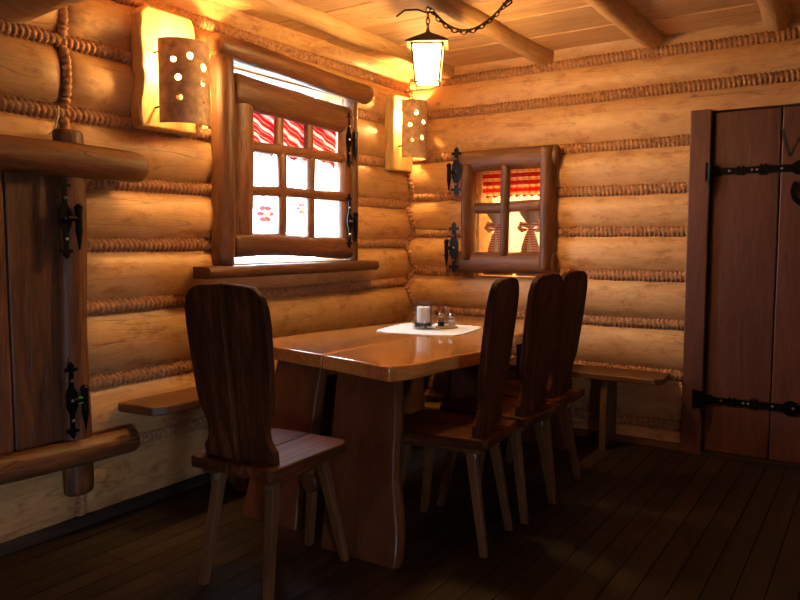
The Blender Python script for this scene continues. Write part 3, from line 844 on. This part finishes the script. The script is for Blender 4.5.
# ------------------------------------------------------------------ benches
bn = empty('wall_bench', (.2, -1.3, 0)); tag(bn, 'long plank bench along the left wall under the large window', 'bench', 'plank benches along the log walls')
sl = MB()
pts = [(.088, -2.60), (.30, -2.575), (.335, -2.52), (.345, -2.0), (.34, -1.2), (.345, -.12), (.085, -.12)]
k = len(pts); z0, z1 = .487, .53
sl.add([V((p[0], p[1], z0)) for p in pts]+[V((p[0], p[1], z1)) for p in pts], [tuple(range(k-1, -1, -1)), tuple(range(k, 2*k))]+[(i, (i+1) % k, k+(i+1) % k, k+i) for i in range(k)])
sl.build('seat', M['leg_y'], bn, smooth=False, bevel=.008)
for y in (-2.05, -1.1, -.30):
    MB().prism([(.10, 0), (.16, 0), (.19, .04), (.25, .04), (.28, 0), (.335, 0), (.325, .25), (.31, .487), (.10, .487)], ((0, y+.02, 0), (1, 0, 0), (0, 0, 1)), .04).build('leg', M['leg_z'], bn, smooth=False, bevel=.004)
rebase(bn)
bk = empty('wall_bench', (1.1, -.2, 0)); tag(bk, 'shorter plank bench along the back wall beside the door', 'bench', 'plank benches along the log walls')
sl = MB()
pts = [(.355, -.085), (.355, -.325), (1.2, -.335), (1.925, -.345), (1.965, -.30), (1.96, -.085)]
k = len(pts); z0, z1 = .432, .472
sl.add([V((p[0], p[1], z0)) for p in pts]+[V((p[0], p[1], z1)) for p in pts], [tuple(range(k-1, -1, -1)), tuple(range(k, 2*k))]+[(i, (i+1) % k, k+(i+1) % k, k+i) for i in range(k)])
sl.build('seat', M['leg_x'], bk, smooth=False, bevel=.008)
for x in (.50, 1.60):
    MB().prism([(-.10, 0), (-.16, 0), (-.19, .04), (-.25, .04), (-.28, 0), (-.325, 0), (-.315, .25), (-.30, .432), (-.10, .432)], ((x, 0, 0), (0, 1, 0), (0, 0, 1)), .04).build('leg', M['leg_z'], bk, smooth=False, bevel=.004)
rebase(bk)

# ------------------------------------------------------------------ chairs: local +y is the direction the sitter faces
def make_chair():
    r = empty('dining_chair')
    ZS = .487; T = .042
    st = MB()
    for sx, y0 in ((-1, 0), (1, 0)):
        pts = [(.0015, -.24), (.182, -.237), (.196, -.222), (.204, .17), (.198, .21), (.165, .235), (.0015, .24)]
        if sx < 0: pts = [(-a, b) for a, b in pts][::-1]
        k = len(pts)
        st.add([V((p[0], p[1], ZS-T)) for p in pts]+[V((p[0], p[1], ZS)) for p in pts], [tuple(range(k-1, -1, -1)), tuple(range(k, 2*k))]+[(i, (i+1) % k, k+(i+1) % k, k+i) for i in range(k)])
    st.build('seat', M['chair_y'], r, smooth=True, bevel=.007, seg=3, angle=40)
    # back boards, leaning; outline right half (x from 0)
    lean = R_(7)
    half = [(.004, -.03), (.155, -.03), (.160, .01), (.160, .045), (.146, .060), (.134, .085), (.132, .115), (.138, .145), (.150, .17), (.163, .192), (.170, .24), (.180, .38), (.184, .50), (.181, .555), (.168, .598), (.145, .624), (.11, .638), (.004, .645)]
    for sx in (-1, 1):
        pts = [(a*sx, b) for a, b in half]
        if sx < 0: pts = pts[::-1]
        yo = -.150+(-.007 if sx < 0 else .007)
        u = V((1, 0, 0)); v = V((0, -math.sin(lean), math.cos(lean)))
        MB().prism(pts, ((0, yo, ZS), u, v), .030).build('back_board', M['chair_z'], r, smooth=True, bevel=.005, seg=2, angle=40)
    ct = MB().prism([(-.03, -.02), (.03, -.02), (.022, .60), (-.022, .60)], ((0, -.150+.012, ZS), V((1, 0, 0)), V((0, -math.sin(lean), math.cos(lean)))), -.022 if False else .008)
    for sx in (-1, 1):
        MB().box((sx*.135-.03, -.20, ZS-T-.026), (sx*.135+.03, .20, ZS-T+.001)).build('batten', M['chair_y'], r, smooth=False, bevel=.004)
    for sx, sy in ((-1, -1), (1, -1), (1, 1), (-1, 1)):
        xt, yt = sx*.125, sy*.145; xb, yb = sx*(.155 if sy < 0 else .185), sy*.215
        a, b = .020, .0145
        lg = MB().hexa([V((xb-b, yb-b, 0)), V((xb+b, yb-b, 0)), V((xb+b, yb+b, 0)), V((xb-b, yb+b, 0))],
                       [V((xt-a, yt-a, ZS-T-.02)), V((xt+a, yt-a, ZS-T-.02)), V((xt+a, yt+a, ZS-T-.02)), V((xt-a, yt+a, ZS-T-.02))]).build('leg', M['leg_z'], r, smooth=False, bevel=.003)
        if sy < 0:
            br = MB().box((xt-.013, yt-a-.006, ZS-T-.075), (xt+.013, yt-a+.012, ZS-T-.028)).build('bracket', M['bracket'], lg, smooth=False, bevel=.002)
    return r
ch = make_chair()
CH = [((1.082, -2.635), 3, 'dark plank back chair at the near end of the table'),
      ((1.475, -1.945), 96, 'dark plank back chair on the table\'s right side, nearest the viewer'),
      ((1.49, -1.497), 88, 'dark plank back chair in the middle of the table\'s right side'),
      ((1.46, -1.068), 87, 'dark plank back chair on the table\'s right side, farthest from the viewer')]
for i, ((x, y), a, lab) in enumerate(CH):
    o = ch if i == 0 else copy_tree(ch)
    o.location = (x, y, 0); o.rotation_euler = (0, 0, R_(a)); tag(o, lab, 'chair', 'plank back chairs around the table')

# ------------------------------------------------------------------ on the table
dm = MB(); N = 72; rs = []
dc = V((.87, -1.11)); ex = V((.30, .0)); 
def dpt(a, s):
    # soft square with scalloped rim
    c, q = math.cos(a), math.sin(a); rad = .255/((abs(c)**5+abs(q)**5)**.2)
    rad *= s*(1+.025*math.cos(a*24)*(s > .9))
    b = a+R_(8)
    return V((dc.x+rad*math.cos(b)*1.0, dc.y+rad*math.sin(b)*1.0))
vs = []
for s in (.0, .45, .8, .93, 1.0):
    for i in range(N):
        p = dpt(2*PI*i/N, max(s, .01)); vs.append(V((p.x, p.y, TZ+.0012+(.0008 if s > .9 else 0)*math.sin(i*1.7)**2)))
fs = [(j*N+i, j*N+(i+1) % N, (j+1)*N+(i+1) % N, (j+1)*N+i) for j in range(4) for i in range(N)]
dm.add(vs, fs)
do = dm.build('doily', M['lace']); do.modifiers.new('cloth', 'SOLIDIFY').thickness = .0018; do.modifiers['cloth'].offset = 0
tag(do, 'square white lace doily lying on the table', 'doily')
JZ = TZ+.0025
jr = empty('candle_jar', (.835, -1.125, JZ)); tag(jr, 'glass jar holding a cream candle over dark beans on the doily', 'candle')
go = [(.052, 0), (.061, .004), (.063, .012), (.063, .135), (.057, .148), (.057, .156), (.061, .160), (.061, .165)]
gi = [(.058, .165), (.054, .156), (.054, .148), (.060, .134), (.060, .010), (.046, .006)]
MB().lathe(go+gi, (0, 0, 0), 32).build('glass', M['jar'], jr)
MB().lathe([(.034, .034), (.038, .036), (.038, .122), (.034, .126), (.008, .122)], (0, 0, 0), 24).build('candle', M['wax'], jr)
MB().tube([(0, 0, .121), (.001, 0, .134)], .0015, 6).build('wick', M['char_gap_shade'], jr)
bm_ = MB(); rr = random.Random(3)
for i in range(150):
    a = rr.random()*2*PI; q = math.sqrt(rr.random())*.052
    bm_.ball((math.cos(a)*q, math.sin(a)*q, .012+rr.random()*.024), .0058, 6, 4, 1.3, 1, .8)
tag(bm_.build('beans', M['beans'], jr), kind='stuff')
cc = empty('condiment_caddy', (.925, -1.02, JZ)); tag(cc, 'small wire handled caddy on a pale round tray beside the candle jar', 'caddy')
MB().lathe([(.062, 0), (.066, .003), (.066, .009), (.060, .010), (.058, .006), (.005, .006)], (0, 0, 0), 28).build('tray', M['tray'], cc)
w = MB()
w.tube([(0, -.0, .006), (0, 0, .10), (.008, .0, .118), (0, 0, .130), (-.008, 0, .118), (0, 0, .10)], .0022, 6)
for sx in (-1, 1):
    w.tube([(sx*.03+.026*math.cos(2*PI*q/16), .026*math.sin(2*PI*q/16), .04) for q in range(16)], .0016, 6, closed=True)
    w.tube([(sx*.004, 0, .04), (0, 0, .04)], .0016, 6)
w.build('handle', M['cap'], cc)
cc.rotation_euler = (0, 0, R_(25))
def shaker(sx, fill, name, lab):
    c = V((.925+sx*.03*math.cos(R_(25)), -1.02+sx*.03*math.sin(R_(25)), JZ+.0065))
    r = empty(name, c); tag(r, lab, 'shaker')
    MB().lathe([(.019, 0), (.022, .003), (.022, .045), (.017, .056), (.016, .058), (.0145, .057), (.0195, .044), (.0195, .004), (.01, .003)], (0, 0, 0), 20).build('glass', M['jar'], r)
    MB().lathe([(.0185, .0045), (.0185, .036), (.004, .038)], (0, 0, 0), 20).build('filling', fill, r)
    MB().lathe([(.0175, .056), (.018, .058), (.018, .070), (.014, .076), (.004, .078)], (0, 0, 0), 20).build('cap', M['cap'], r)
shaker(-1, M['pepper'], 'pepper_shaker', 'glass shaker of dark pepper in the caddy, nearer the candle jar')
shaker(1, M['salt'], 'salt_shaker', 'glass shaker of white salt in the caddy, farther from the candle jar')

# ground outside the windows
gr = MB().box((-8, -10, -.30), (-.25, 6, -.2)).box((-.25, -10, -.3), (12, RY-.25, -.2)).box((RX+.25, RY-.25, -.3), (12, 6, -.2))
tag(gr.build('ground', plain('outdoor_gravel', (.5, .49, .46), .95, 0, .2, 5, .3), smooth=False), 'pale ground outside the large window', 'ground', kind='structure')

# ------------------------------------------------------------------ daylight
wd = bpy.data.worlds.new('daylight'); SC.world = wd; wd.use_nodes = True
bg = wd.node_tree.nodes['Background']; bg.inputs[0].default_value = (.66, .82, 1.0, 1); bg.inputs[1].default_value = 36.0
def portal(name, loc, rot, sx, sy):
    l = bpy.data.lights.new(name, 'AREA'); l.shape = 'RECTANGLE'; l.size = sx; l.size_y = sy
    l.cycles.is_portal = True
    o = bpy.data.objects.new(name, l); COL.objects.link(o); o.location = loc; o.rotation_euler = rot
    return o
portal('daylight_portal', (-.205, -1.33, 1.68), (0, R_(-90), 0), 1.06, 1.10)
portal('daylight_portal', (RX+.19, -5.2, .6), (0, R_(90), 0), .7, .7)

# ------------------------------------------------------------------ camera
f = 730.0; yaw = R_(33.3); pitch = R_(4.6)
cam = bpy.data.cameras.new('camera'); cam.sensor_width = 36; cam.lens = f/800*36
co = bpy.data.objects.new('camera', cam); COL.objects.link(co)
co.location = (2.99, -4.65, 1.27); co.rotation_euler = Euler((PI/2-pitch, 0, yaw), 'XYZ')
cam.clip_start = .05
SC.camera = co
SC.view_settings.view_transform = 'Standard'; SC.view_settings.look = 'None'
SC.view_settings.exposure = 0.0; SC.view_settings.gamma = 1.0; SC.view_settings.use_curve_mapping = False
SC.cycles.max_bounces = 8; SC.cycles.diffuse_bounces = 5; SC.cycles.transparent_max_bounces = 16
SC.cycles.sample_clamp_indirect = 6
